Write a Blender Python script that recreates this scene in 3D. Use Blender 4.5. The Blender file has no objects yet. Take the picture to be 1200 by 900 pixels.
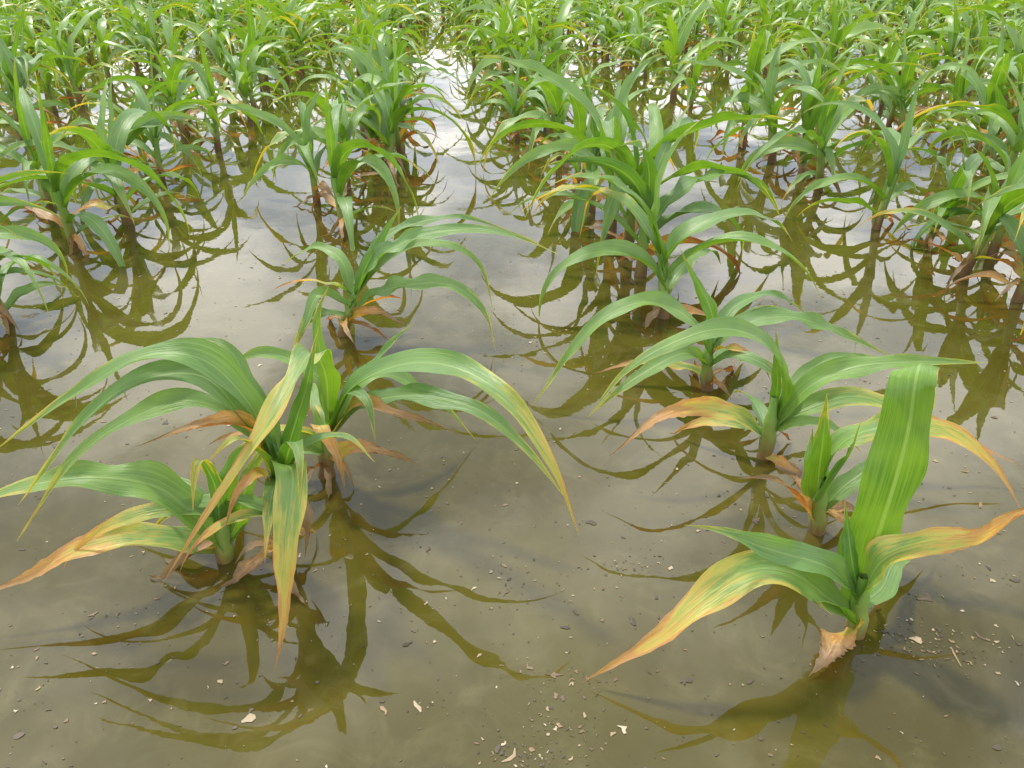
import bpy, math, random
import numpy as np
from mathutils import Vector, Matrix, noise

SC = bpy.context.scene
random.seed(7); rng = np.random.default_rng(7)

# ------------------------------------------------------------------ camera
F = 933.0; CAM_H = 0.77; PITCH = math.radians(29.8)
cp, sp = math.cos(PITCH), math.sin(PITCH)
cam = bpy.data.cameras.new("camera"); cam.lens = 28.0; cam.sensor_width = 36.0
cam.clip_start = 0.02; cam.clip_end = 2000
co = bpy.data.objects.new("camera", cam); SC.collection.objects.link(co)
co.location = (0, 0, CAM_H); co.rotation_euler = (math.radians(90) - PITCH, 0, 0)
SC.camera = co

def survey(px, py, Y):
    """point of the real field seen along this bearing at distance Y (metres)"""
    a = (px - 600) / F; b = (450 - py) / F
    dy = cp + b * sp; dz = -sp + b * cp
    t = Y / dy
    return np.array([a * t, Y, CAM_H + dz * t])
def ground(px, py):
    a = (px - 600) / F; b = (450 - py) / F
    dy = cp + b * sp; dz = -sp + b * cp
    t = CAM_H / -dz
    return np.array([a * t, dy * t, 0.0])

# ------------------------------------------------------------------ node helpers
def mat(name):
    m = bpy.data.materials.new(name); m.use_nodes = True
    nt = m.node_tree; nt.nodes.clear()
    return m, nt, nt.nodes, nt.links
def N(nt, typ, **kw):
    n = nt.nodes.new(typ)
    for k, v in kw.items():
        if k in n.inputs: n.inputs[k].default_value = v
        else: setattr(n, k, v)
    return n
def math_(nt, op, a, b=None, clamp=False):
    n = nt.nodes.new('ShaderNodeMath'); n.operation = op; n.use_clamp = clamp
    for i, x in enumerate((a, b)):
        if x is None: continue
        if isinstance(x, (int, float)): n.inputs[i].default_value = x
        else: nt.links.new(x, n.inputs[i])
    return n.outputs[0]
def mixc(nt, fac, a, b, mode='MIX'):
    n = nt.nodes.new('ShaderNodeMix'); n.data_type = 'RGBA'; n.blend_type = mode
    for sock, x in ((n.inputs[0], fac), (n.inputs[6], a), (n.inputs[7], b)):
        if isinstance(x, (int, float)): sock.default_value = x
        elif isinstance(x, tuple): sock.default_value = x if len(x) == 4 else (*x, 1)
        else: nt.links.new(x, sock)
    return n.outputs[2]
def ramp(nt, fac, stops):
    n = nt.nodes.new('ShaderNodeValToRGB'); e = n.color_ramp.elements
    while len(e) < len(stops): e.new(0.5)
    for i, (p, c) in enumerate(stops):
        e[i].position = p; e[i].color = c if len(c) == 4 else (*c, 1)
    nt.links.new(fac, n.inputs[0]); return n.outputs[0]
def maprange(nt, v, a, b, c=0.0, d=1.0):
    n = nt.nodes.new('ShaderNodeMapRange'); n.interpolation_type = 'SMOOTHSTEP'
    nt.links.new(v, n.inputs[0])
    for i, x in enumerate((a, b, c, d)): n.inputs[i + 1].default_value = x
    return n.outputs[0]

# ------------------------------------------------------------------ leaf material
def leaf_material(name, far=False):
    m, nt, nd, lk = mat(name)
    at = N(nt, 'ShaderNodeAttribute', attribute_name="leafdata")
    sep = N(nt, 'ShaderNodeSeparateColor'); lk.new(at.outputs['Color'], sep.inputs[0])
    U, V, B = sep.outputs[0], sep.outputs[1], sep.outputs[2]; R = at.outputs['Alpha']
    av = math_(nt, 'ABSOLUTE', math_(nt, 'SUBTRACT', math_(nt, 'MULTIPLY', V, 2.0), 1.0))
    geo = N(nt, 'ShaderNodeNewGeometry')
    n1 = N(nt, 'ShaderNodeTexNoise', Scale=22.0 if not far else 3.0, Detail=1.0); lk.new(geo.outputs['Position'], n1.inputs['Vector'])
    cmb = N(nt, 'ShaderNodeCombineXYZ')
    lk.new(math_(nt, 'MULTIPLY', U, 4.0), cmb.inputs[0]); lk.new(math_(nt, 'MULTIPLY', V, 42.0), cmb.inputs[1])
    lk.new(math_(nt, 'MULTIPLY', R, 50.0), cmb.inputs[2])
    n2 = N(nt, 'ShaderNodeTexNoise', Scale=1.0, Detail=1.5); lk.new(cmb.outputs[0], n2.inputs['Vector'])
    cmb2 = N(nt, 'ShaderNodeCombineXYZ')
    lk.new(math_(nt, 'MULTIPLY', U, 11.0), cmb2.inputs[0]); lk.new(math_(nt, 'MULTIPLY', V, 6.0), cmb2.inputs[1])
    lk.new(math_(nt, 'MULTIPLY', R, 70.0), cmb2.inputs[2])
    n3 = N(nt, 'ShaderNodeTexNoise', Scale=1.0, Detail=0.0 if far else 2.5, Roughness=.6); lk.new(cmb2.outputs[0], n3.inputs['Vector'])
    if far:
        g = mixc(nt, maprange(nt, n1.outputs[0], .3, .7), (0.105, 0.225, 0.014), (0.175, 0.315, 0.018))
    else:
        g = mixc(nt, maprange(nt, n1.outputs[0], .3, .7), (0.078, 0.190, 0.013), (0.140, 0.275, 0.016))
    g = mixc(nt, maprange(nt, R, 0.35, 1.0, 0, .7), g, (0.046, 0.150, 0.032))
    g = mixc(nt, maprange(nt, n2.outputs[0], .35, .65, 0, .45), g, (0.21, 0.36, 0.05))
    rib = maprange(nt, av, 0.03, 0.10, 0.6, 0.0)
    g = mixc(nt, rib, g, (0.28, 0.42, 0.11))
    s = math_(nt, 'ADD', U, math_(nt, 'MULTIPLY', math_(nt, 'SUBTRACT', n3.outputs[0], 0.5), 0.75))
    s = math_(nt, 'ADD', s, math_(nt, 'MULTIPLY', math_(nt, 'MULTIPLY', av, av), 0.22))
    s = math_(nt, 'ADD', s, math_(nt, 'MULTIPLY', math_(nt, 'SUBTRACT', n2.outputs[0], .5), 0.35))
    s = math_(nt, 'ADD', math_(nt, 'SUBTRACT', s, 1.13), math_(nt, 'MULTIPLY', B, 1.3))
    dry = ramp(nt, maprange(nt, s, -0.25, 0.85), [
        (0.0, (0.22, 0.36, 0.03)), (0.14, (0.52, 0.48, 0.05)), (0.30, (0.70, 0.42, 0.05)), (0.44, (0.60, 0.20, 0.03)),
        (0.60, (0.58, 0.31, 0.11)), (0.76, (0.40, 0.16, 0.05)), (1.0, (0.18, 0.075, 0.03))])
    dry = mixc(nt, maprange(nt, n2.outputs[0], .45, .7, 0, .5), dry, (0.50, 0.11, 0.03))
    f = maprange(nt, s, -0.25, -0.08)
    col = mixc(nt, f, g, dry)
    col = mixc(nt, math_(nt, 'MULTIPLY', geo.outputs['Backfacing'], 0.5), col, mixc(nt, 0.5, col, (0.26, 0.36, 0.19)))
    p = N(nt, 'ShaderNodeBsdfPrincipled', Roughness=0.40)
    p.inputs['Specular IOR Level'].default_value = 0.65
    lk.new(col, p.inputs['Base Color'])
    if not far:
        bmp = N(nt, 'ShaderNodeBump', Strength=0.6, Distance=0.0016)
        hsum = math_(nt, 'ADD', n2.outputs[0], math_(nt, 'MULTIPLY', rib, -0.8))
        hsum = math_(nt, 'ADD', hsum, math_(nt, 'MULTIPLY', n3.outputs[0], 1.1))
        lk.new(hsum, bmp.inputs['Height']); lk.new(bmp.outputs[0], p.inputs['Normal'])
    tr = N(nt, 'ShaderNodeBsdfTranslucent')
    lk.new(mixc(nt, 1.0, col, (1.45, 1.4, 0.45), 'MULTIPLY'), tr.inputs[0])
    mx = N(nt, 'ShaderNodeMixShader'); mx.inputs[0].default_value = 0.34
    lk.new(p.outputs[0], mx.inputs[1]); lk.new(tr.outputs[0], mx.inputs[2])
    out = N(nt, 'ShaderNodeOutputMaterial'); lk.new(mx.outputs[0], out.inputs[0])
    return m
def stalk_material():
    m, nt, nd, lk = mat("corn_stalk")
    at = N(nt, 'ShaderNodeAttribute', attribute_name="leafdata")
    sep = N(nt, 'ShaderNodeSeparateColor'); lk.new(at.outputs['Color'], sep.inputs[0])
    geo = N(nt, 'ShaderNodeNewGeometry')
    n1 = N(nt, 'ShaderNodeTexNoise', Scale=60.0, Detail=3.0)
    mp = N(nt, 'ShaderNodeMapping'); mp.inputs['Scale'].default_value = (1, 1, .15)
    lk.new(geo.outputs['Position'], mp.inputs[0]); lk.new(mp.outputs[0], n1.inputs['Vector'])
    c = ramp(nt, math_(nt, 'ADD', sep.outputs[0], math_(nt, 'MULTIPLY', math_(nt, 'SUBTRACT', n1.outputs[0], .5), .5)), [
        (0.0, (0.06, 0.035, 0.016)), (0.4, (0.16, 0.09, 0.03)), (0.6, (0.20, 0.25, 0.05)), (0.85, (0.14, 0.26, 0.04))])
    p = N(nt, 'ShaderNodeBsdfPrincipled', Roughness=0.5); lk.new(c, p.inputs['Base Color'])
    out = N(nt, 'ShaderNodeOutputMaterial'); lk.new(p.outputs[0], out.inputs[0])
    return m
LEAF = leaf_material("corn_leaf_blade"); LEAF_FAR = leaf_material("corn_leaf_distant", True); STALK = stalk_material()

# ------------------------------------------------------------------ mesh accumulator
class MB:
    def __init__(s): s.v = []; s.f = []; s.c = []; s.m = []; s.n = 0
    def grid(s, P, C, mi, closed=False):
        n, k, _ = P.shape
        s.v.append(P.reshape(-1, 3)); s.c.append(C.reshape(-1, 4))
        i = np.arange(n - 1)[:, None] * k; kk = k if closed else k - 1
        j = np.arange(kk)[None, :]; j2 = (j + 1) % k
        q = np.stack([i + j, i + j2, i + k + j2, i + k + j], -1).reshape(-1, 4) + s.n
        s.f.append(q); s.m.append(np.full(len(q), mi)); s.n += n * k
    def arrays(s): return np.concatenate(s.v), np.concatenate(s.f), np.concatenate(s.c), np.concatenate(s.m)
def build(name, V, Fq, C, M, mats, loc=(0, 0, 0), obj=True):
    me = bpy.data.meshes.new(name)
    me.vertices.add(len(V)); me.vertices.foreach_set("co", (V - np.array(loc)).astype(np.float32).ravel())
    me.loops.add(Fq.size); me.polygons.add(len(Fq))
    me.loops.foreach_set("vertex_index", Fq.astype(np.int32).ravel())
    me.polygons.foreach_set("loop_start", np.arange(0, Fq.size, 4, dtype=np.int32))
    me.polygons.foreach_set("material_index", M.astype(np.int32))
    me.polygons.foreach_set("use_smooth", np.ones(len(Fq), bool))
    me.update(calc_edges=True)
    if C is not None:
        a = me.attributes.new("leafdata", 'FLOAT_COLOR', 'POINT'); a.data.foreach_set("color", C.astype(np.float32).ravel())
    for x in mats: me.materials.append(x)
    me.validate()
    if not obj: return me
    o = bpy.data.objects.new(name, me); o.location = loc; SC.collection.objects.link(o)
    return o

def norm(a): return a / np.maximum(np.linalg.norm(a, axis=-1, keepdims=True), 1e-9)
def width_profile(u):
    r = np.clip(u / 0.22, 0, 1); rise = 0.5 + 0.5 * r * r * (3 - 2 * r)
    x = np.clip((u - 0.3) / 0.7, 0, 1); fall = (1 - x ** 1.55) ** 1.15
    return rise * fall + 0.012
def blade(mb, C, width, burn, fold, roll, nv=5, side=None, twist=0.0, wave=1.0, r=None, camroll=True):
    n = len(C); u = np.linspace(0, 1, n)
    T = norm(np.gradient(C, axis=0))
    d = C[-1] - C[0]; d = d.copy(); d[2] = 0
    if side is None:
        side = np.cross(np.array([0, 0, 1.0]), norm(d))
    S0 = np.tile(np.array(side, float), (n, 1))
    S = S0 - T * np.sum(S0 * T, 1, keepdims=True); S = norm(S)
    Nn = np.cross(T, S)
    if camroll:
        k = n // 2
        a = math.radians(20)
        t1 = (Nn[k] * math.cos(a) - S[k] * math.sin(a))[1]; t2 = (Nn[k] * math.cos(a) + S[k] * math.sin(a))[1]
        sg = 1 if t1 < t2 else -1
    else: sg = 1
    ph = rng.uniform(0, 6.28, 4)
    ang = np.radians(sg * roll + twist * u ** 1.3 + 11 * np.sin(u * 6 + ph[0]) * u)[:, None]
    S2 = S * np.cos(ang) + Nn * np.sin(ang); N2 = Nn * np.cos(ang) - S * np.sin(ang)
    w = (width * 0.5 * width_profile(u))[:, None]
    if burn > .6:   # dried tissue shrivels and curls
        w = w * (1 - .35 * np.clip((u - .5) * 2, 0, 1))[:, None]; wave = wave * 1.7
    vs = np.linspace(-1, 1, nv)
    if r is None: r = rng.random()
    P = np.zeros((n, nv, 3)); D = np.zeros((n, nv, 4))
    fa = np.radians(fold) * (1.0 - 0.45 * np.sin(np.pi * np.clip(u * 1.1, 0, 1)))[:, None]
    fr = rng.uniform(12, 24); L = np.linalg.norm(np.diff(C, axis=0), axis=1).sum()
    rag = np.clip((u + burn * 1.1 - 1.0) * 3, 0, 1)[:, None]      # ragged margins where the tissue is dead
    for j, v in enumerate(vs):
        a = abs(v)
        wv = wave * w * 0.42 * a * a * (np.sin(u * fr * (L / .35) + ph[1 if v < 0 else 2] + 1.4 * np.sin(u * 7 + ph[3])) *
                                      (.6 + .5 * np.sin(u * 9 + ph[0])))[:, None]
        ww = w * (1 + .07 * np.sin(u * 31 + ph[2])[:, None] * (a > .9))
        if a > .9: ww = ww * (1 - rag * rng.uniform(0, .38, (n, 1)))
        P[:, j] = C + S2 * v * ww * np.cos(fa * (0.6 + .4 * a)) + N2 * (a * w * np.sin(fa * (0.5 + .5 * a)) + wv)
        D[:, j] = np.stack([u, np.full(n, v * .5 + .5), np.full(n, burn), np.full(n, r)], -1)
    P[..., 2] = np.maximum(P[..., 2], 0.0025)
    mb.grid(P, D, 0)
def tube(mb, C, R, k=8, mi=1):
    n = len(C); T = norm(np.gradient(C, axis=0)); A = norm(np.cross(T, np.tile([0.3, 1, 0.1], (n, 1)))); B = np.cross(T, A)
    th = np.linspace(0, 2 * np.pi, k, endpoint=False); P = np.zeros((n, k, 3)); D = np.zeros((n, k, 4))
    for j in range(k):
        P[:, j] = C + (A * math.cos(th[j]) + B * math.sin(th[j])) * R[:, None]
        D[:, j] = np.stack([np.linspace(0, 1, n), np.full(n, .5), np.zeros(n), np.zeros(n)], -1)
    mb.grid(P, D, mi, closed=True)
def catmull(pts, n):
    p = np.array(pts, float)
    if len(p) == 2: p = np.array([p[0], (p[0] + p[1]) / 2, p[1]])
    p = np.vstack([2 * p[0] - p[1], p, 2 * p[-1] - p[-2]])
    seg = np.linalg.norm(np.diff(p, axis=0), axis=1) ** 0.5; t = np.concatenate([[0], np.cumsum(seg)])
    out = []
    for x in np.linspace(t[1], t[-2], n * 4):
        i = min(max(np.searchsorted(t, x) - 1, 1), len(p) - 3)
        t0, t1, t2, t3 = t[i - 1:i + 3]; p0, p1, p2, p3 = p[i - 1:i + 3]
        A1 = (t1 - x) / (t1 - t0) * p0 + (x - t0) / (t1 - t0) * p1; A2 = (t2 - x) / (t2 - t1) * p1 + (x - t1) / (t2 - t1) * p2
        A3 = (t3 - x) / (t3 - t2) * p2 + (x - t2) / (t3 - t2) * p3
        B1 = (t2 - x) / (t2 - t0) * A1 + (x - t0) / (t2 - t0) * A2; B2 = (t3 - x) / (t3 - t1) * A2 + (x - t1) / (t3 - t1) * A3
        out.append((t2 - x) / (t2 - t1) * B1 + (x - t1) / (t2 - t1) * B2)
    o = np.array(out); s = np.concatenate([[0], np.cumsum(np.linalg.norm(np.diff(o, axis=0), axis=1))])
    q = np.linspace(0, s[-1], n)
    return np.stack([np.interp(q, s, o[:, k]) for k in range(3)], 1)
def arc(b0, az, L, e0, e1, p, n, drift=.35):
    u = np.linspace(0, 1, n); ang = e0 + (e1 - e0) * u ** p
    azs = az + rng.normal(0, drift) * u ** 1.5
    dx = np.stack([np.cos(ang) * np.cos(azs), np.cos(ang) * np.sin(azs), np.sin(ang)], 1) * L / (n - 1)
    C = b0 + np.concatenate([np.zeros((1, 3)), np.cumsum(dx[:-1], 0)])
    C[:, 2] = np.maximum(C[:, 2], 0.004)
    return C
def dead_leaf(mb, b0, az, n=16, nv=5):
    """withered bottom leaf that bends down from the stalk and lies on the water"""
    C = arc(b0 + np.array([0, 0, rng.uniform(.02, .04)]), az, rng.uniform(.09, .16), math.radians(rng.uniform(5, 35)),
            math.radians(-75), rng.uniform(.5, .9), n, .6)
    blade(mb, C, rng.uniform(.014, .024), rng.uniform(.85, 1.25), 40, rng.normal(0, 10), nv=nv, side=(-math.sin(az), math.cos(az), 0),
          camroll=False, twist=rng.normal(0, 60), wave=1.3)

# ------------------------------------------------------------------ surveyed plants (near camera)
PLANTED = []
def surveyed_plant(base, top, leaves, extra=2, dead=2):
    b = ground(*base); mb = MB(); PLANTED.append(b)
    tp = survey(top[0], top[1], b[1] + top[2] / 100)
    st = catmull([b + np.array([0, 0, -.06]), b, (b * .5 + tp * .5) + rng.uniform(-.004, .004, 3), tp], 14)
    R = np.interp(np.linspace(0, 1, 14), [0, .3, .7, 1], [.0145, .0135, .0115, .005]) * (1 + .12 * np.sin(np.arange(14) * 2.1))
    tube(mb, st, R, 10)
    for lf in leaves:
        pts, w, burn, fold, roll = lf[:5]; kw = lf[5] if len(lf) > 5 else {}
        P = [survey(x, y, b[1] + d / 100) for x, y, d in pts]
        for q in P: q[2] = max(q[2], 0.004)
        C = catmull(P, 44)
        C += (np.sin(np.linspace(0, 9, 44) + rng.uniform(0, 6))[:, None] * rng.uniform(-.003, .003, 3))
        blade(mb, C, w / 100, burn, fold, roll, nv=7, **kw)
    for i in range(extra):   # minor inner and lower leaves
        f = rng.uniform(.35, .9); c = st[int(3 + f * 10)]
        az = rng.uniform(0, 6.28)
        blade(mb, arc(c, az, rng.uniform(.14, .24), math.radians(rng.uniform(35, 70)), math.radians(rng.uniform(-80, -30)), rng.uniform(.7, 1.1), 24),
              rng.uniform(.018, .03), rng.uniform(.0, .75), 36, rng.normal(0, 15), nv=5, side=(-math.sin(az), math.cos(az), 0), camroll=False, twist=rng.normal(0, 40))
    for i in range(dead): dead_leaf(mb, b, rng.uniform(0, 6.28), 20)
    V, Fq, Cc, M = mb.arrays()
    build("corn_plant", V, Fq, Cc, M, [LEAF, STALK], loc=tuple(b))

X = {'side': (1, 0, 0), 'camroll': False}
surveyed_plant((1002, 742), (1012, 675, 0), [
    ([(1004, 715, 0), (1022, 650, 1), (1045, 570, 2), (1064, 500, 3), (1075, 442, 4), (1084, 425, 10), (1092, 480, 15)], 7.6, .02, 26, 0, {**X, 'wave': .4, 'r': .1}),
    ([(1006, 705, 0), (1035, 655, -1), (1085, 637, -2), (1150, 630, -4), (1205, 600, -6), (1260, 615, -9)], 4.0, .5, 30, 28),
    ([(1000, 722, 0), (968, 700, -1), (925, 672, -2), (880, 668, -3), (825, 700, -5), (765, 752, -7), (682, 822, -8)], 5.2, .38, 24, 30, {'r': .2}),
    ([(1002, 700, 0), (970, 668, -1), (925, 648, -1), (870, 632, -2), (800, 617, -3)], 3.8, .05, 38, 30),
    ([(1004, 690, 0), (996, 640, 1), (990, 585, 2)], 2.2, 0, 50, 10, X),
    ([(1000, 738, -1), (985, 748, -3), (968, 768, -5), (945, 808, -7)], 4.8, .8, 25, 10, X),
    ([(1000, 730, 0), (980, 712, -2), (958, 702, -3), (975, 722, -6)], 2.6, .1, 25, 10),
    ([(1004, 712, 0), (1030, 690, 3), (1050, 660, 8), (1090, 640, 14)], 3.0, .1, 30, 20),
], 0, 1)
surveyed_plant((957, 622), (965, 560, 0), [
    ([(957, 605, 0), (960, 550, 0), (966, 500, 0), (969, 462, 1)], 4.2, .05, 25, 0, {**X, 'r': .2}),
    ([(960, 600, 0), (985, 575, 1), (1020, 545, 2), (1062, 495, 4)], 3.0, .0, 35, 20),
    ([(958, 590, 0), (978, 560, -2), (1000, 525, -3), (1012, 485, -3)], 2.6, .0, 35, 20),
    ([(955, 612, 0), (940, 590, -2), (905, 562, -4), (862, 560, -6)], 2.8, .85, 30, 25),
    ([(960, 570, 0), (985, 520, 0), (1040, 500, -2), (1110, 505, -4), (1160, 545, -8), (1202, 610, -12)], 4.0, .38, 30, 25),
    ([(956, 600, 0), (945, 575, 2), (930, 560, 4), (905, 545, 5)], 2.0, .9, 30, 25),
    ([(958, 585, 0), (950, 545, 2), (952, 500, 5)], 2.2, .0, 40, 0, X),
], 0)
surveyed_plant((896, 535), (908, 465, 0), [
    ([(903, 505, 0), (917, 450, 0), (900, 405, -1), (850, 386, -2), (790, 402, -4), (738, 432, -6), (690, 488, -9)], 4.3, .04, 35, 24, {'r': .2}),
    ([(905, 500, 0), (945, 455, -1), (1000, 432, -2), (1070, 424, -3), (1158, 425, -4)], 4.0, .03, 32, 28),
    ([(898, 515, 0), (868, 490, -1), (825, 478, -3), (780, 487, -5), (712, 535, -8)], 3.8, .58, 25, 30),
    ([(903, 500, 0), (940, 482, 0), (1000, 465, 0), (1080, 490, -3), (1140, 520, -5), (1200, 548, -8)], 3.6, .4, 28, 30),
    ([(905, 490, 0), (912, 440, 1), (908, 385, 2)], 2.2, 0, 50, 0, X),
    ([(905, 505, 0), (935, 495, -3), (975, 500, -6), (1010, 530, -8)], 2.4, .1, 35, 25),
    ([(897, 528, 0), (915, 545, -3), (935, 560, -5), (925, 575, -8)], 2.2, .8, 25, 25),
    ([(905, 495, 0), (930, 450, 4), (985, 420, 8), (1040, 418, 12)], 2.8, .03, 35, 25),
], 2)
surveyed_plant((828, 455), (832, 395, 0), [
    ([(830, 420, 0), (812, 378, 0), (765, 355, -1), (715, 370, -3), (670, 410, -5), (622, 476, -8)], 4.0, .06, 34, 26),
    ([(832, 415, 0), (862, 385, 0), (920, 372, -1), (980, 388, -2), (1048, 420, -4)], 4.0, .03, 34, 26, {'r': .7}),
    ([(832, 410, 0), (835, 370, 0), (820, 335, 1), (796, 290, 2)], 2.8, .0, 40, 15, X),
    ([(828, 430, 0), (800, 415, -3), (750, 440, -7), (688, 492, -11)], 3.4, .1, 35, 26),
    ([(830, 428, 0), (860, 418, -4), (900, 430, -8), (925, 470, -10)], 3.0, .15, 30, 26),
    ([(832, 408, 0), (860, 360, 5), (905, 345, 9), (950, 370, 12)], 3.0, .0, 35, 20),
    ([(828, 440, 0), (800, 430, 2), (745, 425, 3), (690, 440, 3)], 2.6, .6, 35, 20),
    ([(830, 445, 0), (845, 452, -3), (858, 470, -6)], 2.0, .9, 35, 20),
], 3, 3)
surveyed_plant((264, 655), (258, 590, 1), [
    ([(262, 640, 0), (225, 600, -1), (180, 570, -2), (110, 560, -4), (40, 568, -5), (-60, 600, -8)], 5.4, .08, 28, 26, {'r': .15}),
    ([(262, 645, 0), (215, 632, -2), (160, 630, -4), (90, 645, -7), (30, 675, -10), (-30, 700, -12)], 4.4, .5, 28, 26),
    ([(262, 630, 0), (262, 580, 0), (282, 530, 1), (318, 500, 3)], 3.2, .05, 35, 10, X),
    ([(260, 630, 0), (240, 595, 4), (190, 560, 8), (130, 545, 12)], 3.2, .05, 32, 20),
    ([(264, 640, 0), (290, 600, 3), (325, 590, 5), (345, 610, 6)], 2.6, .2, 32, 20),
    ([(262, 625, 0), (250, 570, -2), (235, 540, -4), (225, 600, -9)], 2.4, .2, 32, 0, X),
    ([(264, 640, 0), (285, 590, 1), (300, 540, 2), (330, 510, 4)], 3.0, .1, 32, 10, X),
], 2)
surveyed_plant((332, 660), (330, 520, 2), [
    ([(325, 580, 0), (334, 545, -3), (342, 560, -7), (337, 640, -12), (330, 740, -16), (335, 858, -19)], 4.2, .36, 30, 0, {**X, 'r': .3, 'wave': .9}),
    ([(322, 540, 0), (290, 470, -1), (235, 420, -2), (170, 418, -3), (85, 465, -5), (-10, 530, -7)], 3.8, .08, 40, 28),
    ([(322, 545, 0), (285, 490, -1), (235, 440, -2), (165, 448, -4), (95, 500, -6), (20, 590, -8)], 3.6, .08, 40, 24, {'r': .9}),
    ([(322, 550, 0), (280, 495, 0), (225, 470, -1), (150, 495, -3), (85, 540, -5), (20, 635, -7)], 3.2, .14, 36, 24),
    ([(320, 560, 0), (285, 500, -2), (230, 500, -4), (158, 524, -6)], 2.8, .7, 30, 24),
    ([(325, 530, 0), (300, 465, 3), (262, 408, 5), (215, 395, 7)], 2.8, .02, 38, 20),
    ([(330, 560, 0), (345, 500, 1), (362, 440, 2), (375, 380, 4)], 2.4, .02, 45, 15, X),
    ([(325, 590, 0), (305, 555, -3), (280, 570, -6), (265, 620, -8)], 2.2, .6, 30, 20),
    ([(330, 650, -1), (318, 636, -3), (292, 640, -5), (275, 662, -6)], 2.6, .95, 30, 20),
    ([(326, 600, 0), (348, 575, 1), (360, 610, -2), (358, 655, -3)], 2.6, 1.0, 30, 10, X),
    ([(324, 570, 0), (360, 520, -2), (400, 515, -3), (440, 540, -5)], 2.8, .1, 30, 20),
    ([(325, 575, 0), (305, 530, -4), (275, 515, -7), (240, 545, -9)], 3.0, .2, 30, 24),
    ([(326, 560, 0), (345, 520, -5), (352, 540, -9), (350, 590, -11)], 2.4, .1, 34, 0, X),
], 3, 3)
surveyed_plant((383, 556), (392, 470, 1), [
    ([(390, 500, 0), (420, 450, -2), (475, 428, -6), (540, 435, -12), (600, 470, -18), (650, 545, -24), (678, 628, -28)], 4.6, .18, 36, 30, {'r': .75}),
    ([(390, 510, 0), (430, 475, -2), (490, 465, -5), (560, 480, -9), (620, 530, -14), (668, 590, -18)], 3.6, .1, 36, 26),
    ([(386, 500, 0), (384, 440, -5), (362, 415, -12), (322, 478, -23), (268, 570, -31), (190, 688, -37)], 3.8, .34, 34, 0, {'r': .5, 'side': (1, -.35, 0), 'camroll': False}),
    ([(392, 490, 0), (420, 450, 1), (450, 410, 2), (488, 380, 3)], 2.6, .0, 40, 20),
    ([(388, 500, 0), (372, 440, 1), (310, 415, 2), (250, 440, 2)], 3.0, .05, 35, 25),
    ([(390, 510, 0), (420, 472, -4), (465, 480, -8), (535, 512, -11)], 3.2, .7, 30, 28),
    ([(386, 535, 0), (415, 525, -3), (450, 530, -5), (498, 546, -7)], 3.4, .75, 30, 28),
    ([(385, 520, 0), (375, 500, -5), (395, 530, -8), (405, 580, -10)], 2.8, .6, 30, 0, X),
    ([(388, 500, 0), (378, 430, 3), (372, 375, 5), (385, 335, 7)], 2.6, .05, 35, 10, X),
    ([(390, 500, 0), (440, 440, 5), (500, 460, 8), (560, 520, 9)], 2.8, .05, 35, 25),
    ([(384, 530, 0), (350, 520, -3), (310, 530, -6), (280, 570, -9)], 3.0, .3, 35, 25),
    ([(388, 510, 0), (410, 460, -4), (432, 470, -8), (440, 520, -11)], 2.8, .05, 35, 25),
], 4, 3)
surveyed_plant((402, 392), (418, 335, 1), [
    ([(412, 360, 0), (440, 305, 0), (500, 275, -1), (580, 272, -3), (658, 300, -6)], 4.2, .04, 36, 26, {'r': .8}),
    ([(412, 355, 0), (460, 300, 2), (520, 285, 3), (560, 310, 2), (578, 365, 0)], 3.8, .04, 36, 20),
    ([(412, 365, 0), (460, 338, -3), (530, 335, -7), (570, 370, -10), (582, 412, -12)], 4.0, .06, 32, 26),
    ([(416, 345, 0), (440, 290, 1), (472, 240, 3)], 2.8, .0, 40, 15, X),
    ([(408, 375, 0), (435, 366, -3), (478, 380, -6)], 3.0, .8, 28, 26),
    ([(410, 360, 0), (375, 345, -3), (355, 385, -7), (345, 430, -10)], 3.2, .1, 32, 20),
    ([(412, 350, 0), (400, 305, 4), (370, 290, 8), (330, 310, 10)], 3.0, .03, 36, 20),
    ([(408, 370, 0), (370, 370, -5), (345, 410, -9)], 2.6, .2, 30, 20),
    ([(414, 350, 0), (450, 280, 5), (530, 255, 8), (610, 275, 9)], 3.0, .03, 36, 24),
], 3, 2)

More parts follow.
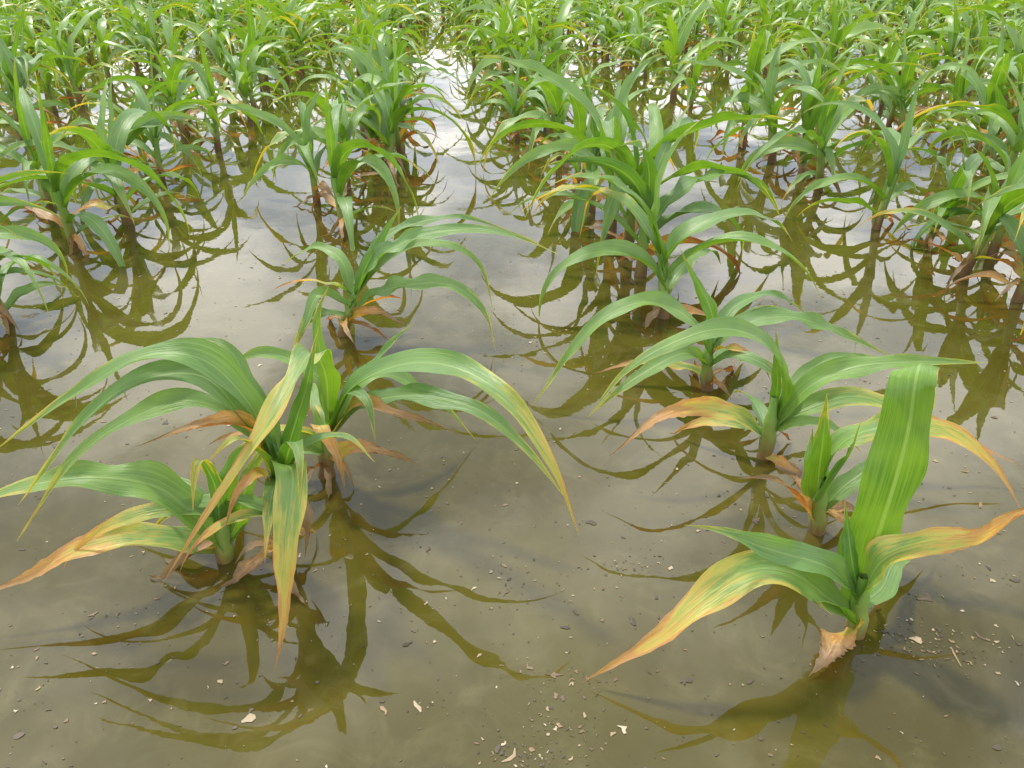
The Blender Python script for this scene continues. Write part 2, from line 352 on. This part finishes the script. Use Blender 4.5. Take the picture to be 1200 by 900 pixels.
# ------------------------------------------------------------------ growing plants by rule
def grow(scale=1.0, nleaf=8, nseg=16, nv=5, droop=1.0, burnt=.5, dead=1):
    mb = MB(); H = rng.uniform(.12, .17) * scale
    lean = rng.uniform(-.03, .03, 2)
    st = np.array([[lean[0] * t * t, lean[1] * t * t, -.06 + (H + .06) * t] for t in np.linspace(0, 1, 8)])
    tube(mb, st, np.linspace(.015, .008, 8) * (scale ** .5), 7)
    az0 = rng.uniform(0, 6.28)
    for i in range(nleaf):
        f = i / (nleaf - 1)
        h = H * (.12 + .86 * f)
        az = az0 + math.pi * (i % 2) + rng.normal(0, .6)
        L = scale * np.interp(f, [0, .35, .75, 1], [.16, .34, .41, .27]) * rng.uniform(.8, 1.15)
        e0 = math.radians(np.interp(f, [0, .4, .8, 1], [30, 58, 74, 86]) + rng.normal(0, 8))
        e1 = math.radians(np.interp(f, [0, .3, .7, .85, 1], [-40, -84, -78, -50, 45]) * droop + rng.normal(0, 20))
        p = rng.uniform(.75, 1.6)
        b0 = np.array([lean[0] * (h / H) ** 2, lean[1] * (h / H) ** 2, h])
        C = arc(b0, az, L, e0, e1, p, nseg)
        w = scale * np.interp(f, [0, .4, .8, 1], [.026, .042, .045, .029]) * rng.uniform(.75, 1.2)
        burn = 0.0
        if f < .25: burn = rng.uniform(.6, 1.0) if rng.random() < burnt else rng.uniform(.1, .3)
        elif rng.random() < .10: burn = rng.uniform(.1, .3)
        blade(mb, C, w, burn, rng.uniform(22, 50), rng.normal(0, 12), nv=nv, twist=rng.normal(0, 40),
              side=(-math.sin(az), math.cos(az), 0), camroll=False)
    for i in range(dead): dead_leaf(mb, np.zeros(3), rng.uniform(0, 6.28), nseg, nv)
    return mb.arrays()

variants = []
for i in range(18):
    A = grow(1.0, int(rng.integers(9, 12)), 20, 5, rng.uniform(.9, 1.1), .7, int(rng.integers(1, 4)))
    variants.append(build("corn_plant_mesh", *A, [LEAF, STALK], obj=False))
def place(x, y, s, rot=None):
    me = variants[int(rng.integers(len(variants)))]
    o = bpy.data.objects.new("corn_plant", me); SC.collection.objects.link(o)
    o.location = (x, y, 0); o.rotation_euler = (rng.normal(0, .07), rng.normal(0, .07), rng.uniform(0, 6.28) if rot is None else rot)
    o.scale = (s, s, s * rng.uniform(.95, 1.1)); PLANTED.append(np.array([x, y, 0]))
mids = [(778, 372, 1.15), (752, 322, 1.3), (716, 275, 1.35), (692, 248, 1.2), (735, 300, 1.3),
        (404, 268, 1.15), (372, 238, .95), (456, 200, 1.25), (470, 182, 1.2),
        (88, 288, 1.2), (152, 262, 1.2), (60, 250, 1.1), (-20, 372, 1.0), (-90, 420, 1.0), (12, 378, .75),
        (1026, 268, 1.05), (1128, 322, 1.1), (1192, 352, 1.15), (1085, 285, .9), (1265, 420, 1.15), (1160, 300, 1.15),
        (905, 190, 1.3), (870, 170, 1.3), (190, 215, 1.0), (255, 175, 1.1)]
for px, py, s in mids:
    g = ground(px, py); place(g[0], g[1], s)

# rows running away from the camera
SL = -0.108
far = []
for k in range(-18, 24):
    x0 = 0.54 + 0.76 * k
    y = -0.6 + rng.uniform(0, .2)
    while y < 17:
        wob = min(max((y - 2.5) / 4, 0), 1)
        x = x0 + SL * y + rng.normal(0, .035 + .12 * wob) + .12 * wob * math.sin(y * 1.1 + k * 2.3)
        yy = y; y += rng.uniform(.15, .25) * (1 - .3 * wob)
        if abs(x) > 1.0 + yy * .85 and abs(x) > 2.2: continue
        if x * x + yy * yy < .45: continue
        near = min(math.hypot(x - q[0], yy - q[1]) for q in PLANTED)
        if k in (-1, 0) and yy < 2.3: continue
        if k == 1 and yy < 2.5: continue
        if k == -2 and yy < 2.5: continue
        if near < .13: continue
        if yy < 5 and rng.random() < .2 : continue
        s = rng.uniform(.85, 1.3)
        if yy < 4.0: place(x, yy, s)
        else: far.append((x, yy, s))
lod = [grow(1.0, 9, 9, 3, rng.uniform(.85, 1.05), .3, 0) for _ in range(12)]
Vs, Fs, Cs, Ms = [], [], [], []; off = 0
for x, y, s in far:
    V, Fq, Cc, M = lod[int(rng.integers(12))]
    a = rng.uniform(0, 6.28); c, sn = math.cos(a), math.sin(a)
    W = V @ np.array([[c, sn, 0], [-sn, c, 0], [0, 0, 1]]) * s + np.array([x, y, 0])
    Cc = Cc.copy(); Cc[:, 3] *= .7
    Vs.append(W); Fs.append(Fq + off); Cs.append(Cc); Ms.append(M); off += len(V)
build("distant_corn_rows", np.concatenate(Vs), np.concatenate(Fs), np.concatenate(Cs), np.concatenate(Ms), [LEAF_FAR, STALK])
print("far plants", len(far), "near", len(PLANTED))

# ------------------------------------------------------------------ water
def water():
    m, nt, nd, lk = mat("muddy_flood_water")
    geo = N(nt, 'ShaderNodeNewGeometry'); P = geo.outputs['Position']
    n1 = N(nt, 'ShaderNodeTexNoise', Scale=2.2, Detail=5.0, Roughness=.6); lk.new(P, n1.inputs['Vector'])
    n2 = N(nt, 'ShaderNodeTexNoise', Scale=11.0, Detail=7.0, Roughness=.68, Distortion=.8); lk.new(P, n2.inputs['Vector'])
    c = mixc(nt, maprange(nt, n1.outputs[0], .32, .68), (0.050, 0.040, 0.006), (0.074, 0.061, 0.012))
    c = mixc(nt, maprange(nt, n2.outputs[0], .46, .74, 0, .5), c, (0.115, 0.098, 0.036))
    p = N(nt, 'ShaderNodeBsdfPrincipled', Roughness=0.012, IOR=1.53)
    lk.new(c, p.inputs['Base Color'])
    b1 = N(nt, 'ShaderNodeTexNoise', Scale=6.0, Detail=1.0); lk.new(P, b1.inputs['Vector'])
    b2 = N(nt, 'ShaderNodeTexNoise', Scale=45.0, Detail=2.0); lk.new(P, b2.inputs['Vector'])
    h = math_(nt, 'ADD', b1.outputs[0], math_(nt, 'MULTIPLY', b2.outputs[0], .09))
    bmp = N(nt, 'ShaderNodeBump', Strength=1.0, Distance=0.0007); lk.new(h, bmp.inputs['Height'])
    lk.new(bmp.outputs[0], p.inputs['Normal'])
    out = N(nt, 'ShaderNodeOutputMaterial'); lk.new(p.outputs[0], out.inputs[0])
    s = 400.0
    V = np.array([[-s, -s, 0], [s, -s, 0], [s, s, 0], [-s, s, 0]], float)
    build("flood_water", V, np.array([[0, 1, 2, 3]]), None, np.array([0]), [m])
water()

# ------------------------------------------------------------------ floating debris
def debris():
    m, nt, nd, lk = mat("floating_plant_debris")
    at = N(nt, 'ShaderNodeAttribute', attribute_name="leafdata")
    sep = N(nt, 'ShaderNodeSeparateColor'); lk.new(at.outputs['Color'], sep.inputs[0])
    c = ramp(nt, sep.outputs[0], [(0, (.03, .022, .015)), (.45, (.09, .06, .03)), (.75, (.22, .15, .07)), (1, (.42, .36, .25))])
    p = N(nt, 'ShaderNodeBsdfPrincipled', Roughness=.6); lk.new(c, p.inputs['Base Color'])
    out = N(nt, 'ShaderNodeOutputMaterial'); lk.new(p.outputs[0], out.inputs[0])
    mb = MB()
    def bit(x, y, L, w, tone):
        a = rng.uniform(0, 6.28); n = 4; u = np.linspace(-.5, .5, n)
        bend = rng.normal(0, .5); P = np.zeros((n, 3, 3)); D = np.zeros((n, 3, 4))
        for i in range(n):
            ww = w * (1 - (2 * u[i]) ** 2 * .6) * rng.uniform(.35, 1.3); oy = rng.normal(0, .18) * w
            for j, v in enumerate((-1, 0, 1)):
                lx = u[i] * L; ly = v * ww * .5 + bend * L * u[i] ** 2 + oy
                P[i, j] = (x + lx * math.cos(a) - ly * math.sin(a), y + lx * math.sin(a) + ly * math.cos(a),
                           .0006 + (.0004 if v == 0 else 0) + rng.uniform(0, .0004))
                D[i, j] = (tone, 0, 0, 0)
        mb.grid(P, D, 0)
    def tone(): return float(np.clip(rng.beta(1.2, 1.3), 0, 1))
    for _ in range(9000):
        y = .35 + rng.random() ** 1.4 * 3.5; x = rng.uniform(-1, 1) * (.45 + y * .75)
        if noise.noise(Vector((x * 2.6, y * 2.6, 3))) < rng.uniform(-.7, .35): continue
        L = .0013 + rng.exponential(.0020)
        bit(x, y, L, L * rng.uniform(.25, .9), tone())
    for px, py, r, n in [(610, 885, .02, 70), (660, 795, .02, 40), (660, 850, .02, 40), (1085, 700, .012, 12), (740, 665, .02, 40), (880, 450, .05, 80),
                         (1110, 765, .04, 120), (1050, 745, .03, 60), (590, 665, .02, 16), (1010, 450, .05, 60), (700, 430, .06, 70), (140, 720, .02, 14), (350, 250, .1, 60),
                         (500, 820, .02, 12), (1160, 670, .02, 20), (620, 690, .02, 16), (140, 555, .04, 30), (1185, 325, .08, 90), (640, 400, .05, 50)]:
        g = ground(px, py)
        for _ in range(n):
            L = .0016 + rng.exponential(.0018)
            bit(g[0] + rng.normal(0, r * 1.4), g[1] + rng.normal(0, r * .6), L, L * rng.uniform(.2, .8), tone())
    for px, py, L, w, t in [(1085, 702, .022, .009, .25), (741, 728, .015, .008, .12), (478, 755, .013, .006, .1), (490, 828, .018, .004, .85), (1190, 680, .015, .008, .2),
                            (652, 790, .015, .006, .5), (600, 888, .022, .004, .8), (1120, 770, .03, .003, .7), (1150, 748, .02, .006, .3),
                            (110, 720, .014, .003, .6), (805, 798, .013, .007, .15), (555, 690, .009, .004, .9)]:
        g = ground(px, py); bit(g[0], g[1], L, w, t)
    build("floating_debris", *mb.arrays(), [m])
debris()

# ------------------------------------------------------------------ sky + sun
EL, AZ = 56.0, -35.0   # sun high, ahead-left of the camera (azimuth clockwise from +Y)
w = bpy.data.worlds.new("World"); SC.world = w; w.use_nodes = True
nt = w.node_tree; nt.nodes.clear(); lk = nt.links
sky = N(nt, 'ShaderNodeTexSky'); sky.sky_type = 'NISHITA'; sky.sun_disc = False
sky.sun_elevation = math.radians(EL); sky.sun_rotation = math.radians(AZ)
tc = N(nt, 'ShaderNodeTexCoord'); sx = N(nt, 'ShaderNodeSeparateXYZ'); lk.new(tc.outputs['Generated'], sx.inputs[0])
zz = math_(nt, 'ADD', math_(nt, 'MAXIMUM', sx.outputs[2], 0.0), 0.16)
cb = N(nt, 'ShaderNodeCombineXYZ'); lk.new(math_(nt, 'DIVIDE', sx.outputs[0], zz), cb.inputs[0]); lk.new(math_(nt, 'DIVIDE', sx.outputs[1], zz), cb.inputs[1])
cb.inputs[2].default_value = 4.3
cn = N(nt, 'ShaderNodeTexNoise', Scale=1.5, Detail=6.0, Roughness=.55, Distortion=.3); lk.new(cb.outputs[0], cn.inputs['Vector'])
cn2 = N(nt, 'ShaderNodeTexNoise', Scale=3.1, Detail=5.0, Roughness=.55); lk.new(cb.outputs[0], cn2.inputs['Vector'])
cover = maprange(nt, cn.outputs[0], .36, .56)
ccol = mixc(nt, maprange(nt, cn2.outputs[0], .38, .62), (14, 15.4, 17.5), (30, 29.6, 29))
skyc = mixc(nt, .35, sky.outputs[0], (12, 15, 20))
col = mixc(nt, cover, skyc, ccol)
bg = N(nt, 'ShaderNodeBackground', Strength=0.1); lk.new(col, bg.inputs[0])
wo = N(nt, 'ShaderNodeOutputWorld'); lk.new(bg.outputs[0], wo.inputs[0])

sl = bpy.data.lights.new("sun", 'SUN'); sl.energy = 4.0; sl.angle = math.radians(6); sl.color = (1, .95, .85)
so = bpy.data.objects.new("sun", sl); SC.collection.objects.link(so)
e, a = math.radians(EL), math.radians(AZ)
d = Vector((math.sin(a) * math.cos(e), math.cos(a) * math.cos(e), math.sin(e)))
so.rotation_euler = (-d).to_track_quat('-Z', 'Y').to_euler(); so.location = d * 10

SC.view_settings.view_transform = 'Standard'; SC.view_settings.look = 'None'; SC.view_settings.exposure = 0
